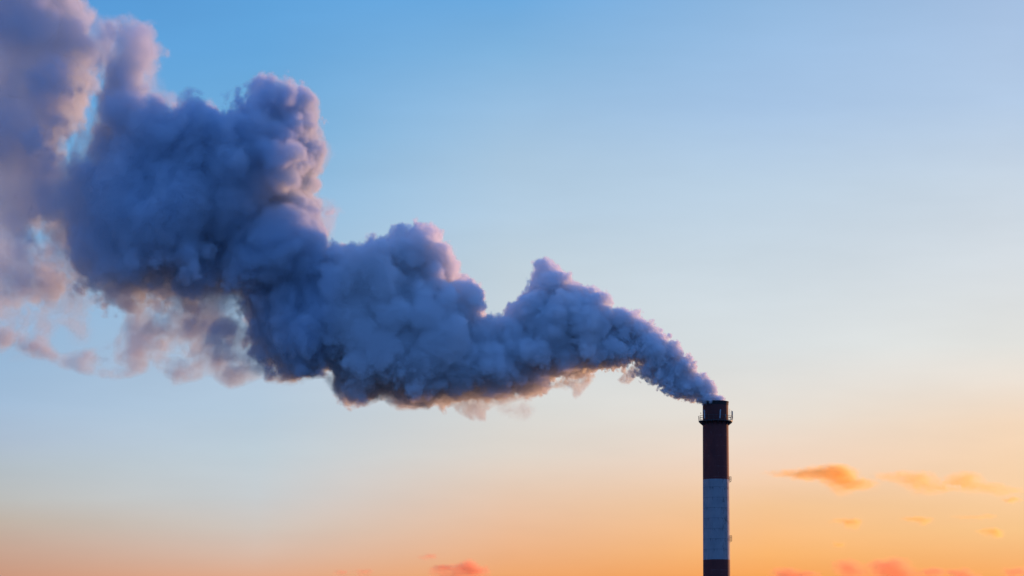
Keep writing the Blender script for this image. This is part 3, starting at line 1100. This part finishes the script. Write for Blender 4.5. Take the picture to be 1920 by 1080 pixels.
# (label, strength, [(x, y, half width, half height, weight)])
CLOUDS = [
    ('largest orange cloud, ragged and peaked, alone to the right of the chimney', 1.0,
     [(1468, 886, 42, 8, .6), (1510, 889, 36, 12, .9), (1548, 884, 44, 16, 1.0), (1572, 884, 34, 18, .9), (1580, 900, 32, 26, .9), (1616, 907, 36, 11, .9)]),
    ('faint ragged orange cloud just right of the largest cloud', 0.45, [(1665, 893, 46, 10, .7), (1716, 894, 42, 17, .9), (1730, 908, 40, 18, .7), (1770, 915, 40, 10, .5)]),
    ('faint orange wedge cloud trailing down to the right, at the level of the largest cloud', 0.45, [(1785, 905, 40, 16, .7), (1812, 896, 32, 17, 1.0), (1850, 912, 46, 13, .8), (1890, 920, 40, 9, .6)]),
    ('small orange cloud against the right edge, under the trailing wedge cloud', 0.7, [(1898, 937, 22, 6, 1.0)]),
    ('small flat orange cloud straight below the largest cloud', 0.6, [(1580, 977, 30, 6, .8), (1600, 980, 16, 11, 1.0)]),
    ('small flat orange cloud in the middle of the three that lie in a loose row', 0.6, [(1712, 972, 28, 5, .8), (1730, 976, 18, 9, 1.0)]),
    ('small flat orange cloud lowest of the loose row, near the right edge', 0.6, [(1852, 996, 26, 6, .8), (1868, 999, 16, 10, 1.0)]),
    ('faint thin streak of cloud above the row\'s lowest flat cloud', 0.3, [(1820, 970, 44, 4, .8), (1855, 967, 18, 4, .7)]),
    ('tiny orange cloud below the row, close above the pink clouds', 0.55, [(1572, 1021, 20, 7, 1.0)]),
    ('pink and mauve cloud with a soft dome, second of the pair low on the right', 1.0, [(1588, 1058, 30, 14, 1.0), (1598, 1074, 32, 17, 1.0)]),
    ('widest pink and mauve cloud with wispy top, low on the right', 1.1, [(1648, 1062, 32, 16, .9), (1680, 1060, 30, 21, 1.1), (1690, 1078, 50, 15, 1.0)]),
    ('small red orange cloud nearest the chimney at the lower edge', 1.2, [(1474, 1073, 32, 11, 1.1), (1490, 1082, 34, 10, .9)]),
    ('small red orange cloud second from the chimney at the lower edge', 1.0, [(1518, 1076, 20, 8, 1.0)]),
    ('small red orange cloud right of the pink pair at the lower edge', 1.2, [(1752, 1073, 32, 11, 1.1)]),
    ('round topped red orange cloud between two others at the lower right edge', 1.1, [(1800, 1073, 28, 11, 1.1), (1820, 1082, 30, 9, .9)]),
    ('red orange cloud in the bottom right corner', 1.0, [(1905, 1073, 32, 12, 1.1)]),
    ('bright coral cloud with a pointed top low and left of the chimney', 1.4, [(822, 1066, 24, 7, .9), (850, 1064, 26, 9, .9), (878, 1060, 20, 13, 1.2), (895, 1070, 30, 10, 1.1), (850, 1078, 50, 8, .8)]),
    ('faint pink scrap of cloud above the coral cloud', 0.35, [(806, 1042, 20, 8, 1.0)]),
    ('faint pink streak farthest left along the lower edge', 0.5, [(644, 1074, 22, 6, 1.0)]),
    ('faint pink wisp between the left streak and the coral cloud', 0.45, [(682, 1072, 22, 9, 1.0)]),
]


def build_cloud(i, label, strength, blobs):
    B = np.array(blobs, float)
    x0, x1 = (B[:, 0] - 1.7 * B[:, 2]).min(), (B[:, 0] + 1.7 * B[:, 2]).max()
    y0, y1 = (B[:, 1] - 1.8 * B[:, 3]).min(), (B[:, 1] + 2.0 * B[:, 3]).max()
    vp = 1.1 if x1 - x0 > 150 else 0.9
    dep = float(np.clip(B[:, 2].max() * 0.8, 10, 32))
    xs, ys, ds = np.arange(x0, x1, vp), np.arange(y1, y0, -vp), np.arange(-dep, dep + vp, vp * 1.0)
    Z, Y, X = np.meshgrid(ys, ds, xs, indexing='ij')
    X, Y, Z = (a.astype(np.float32) for a in (X, Y, Z))
    s1 = i * 9.37
    wx_ = fbm(X / 24 + s1, Y / 24, Z / 24, 4, 0.6) * 16
    wz_ = fbm(X / 24 + s1, Y / 24 + 40, Z / 20, 4, 0.6) * 8
    f = np.zeros_like(X)
    for bx, by, rx, ry, wt_ in blobs:
        dz = Z + wz_ - by
        ryy = np.where(dz > 0, ry * 1.25, ry * 0.85)
        q = ((X + wx_ - bx) / rx) ** 2 + (dz / ryy) ** 2 + (Y / dep) ** 2 * 1.2
        f += wt_ * np.exp(-1.5 * q)
    n = fbm(X / 15 + s1, Y / 13, Z / 9, 5, 0.68) * 1.3
    D = np.clip(f + 0.8 * n * np.minimum(f * 2, 1) - 0.19, 0, 1.2)
    for ax, L in ((0, len(ys)), (1, len(ds)), (2, len(xs))):
        e = np.minimum(np.arange(L), np.arange(L)[::-1]) / 4.0
        sh = [1, 1, 1]
        sh[ax] = L
        D = D * np.clip(e, 0, 1).reshape(sh)
    D = (D * strength ** 0.6 * (1.15 if B[:, 1].mean() > 1036 else 1.5) / (dep * CK)).astype(np.float32)
    vox = vp * CK
    a = at(x0, y1, CLOUD_Y)
    cn, ct = (a.x, CLOUD_Y - dep * CK, a.z), (len(xs), len(ds), len(ys))
    P = smooth_pool(D, 2)
    cc = tuple(c + vox / 2 for c in cn)
    org = at(B[:, 0].mean(), B[:, 1].max(), CLOUD_Y)
    hull = net_object('cloud', P, D.max() * 0.2, cc, vox * 2, CFILM, None, org)
    tag(hull, label, 'cloud', G)
    volume_object('cloud_body', cn, ct, D, vox, hull, org, ROSE if B[:, 1].mean() > 1036 else CLOUD)


for i, (label, st, blobs) in enumerate(CLOUDS):
    build_cloud(i, label, st, blobs)
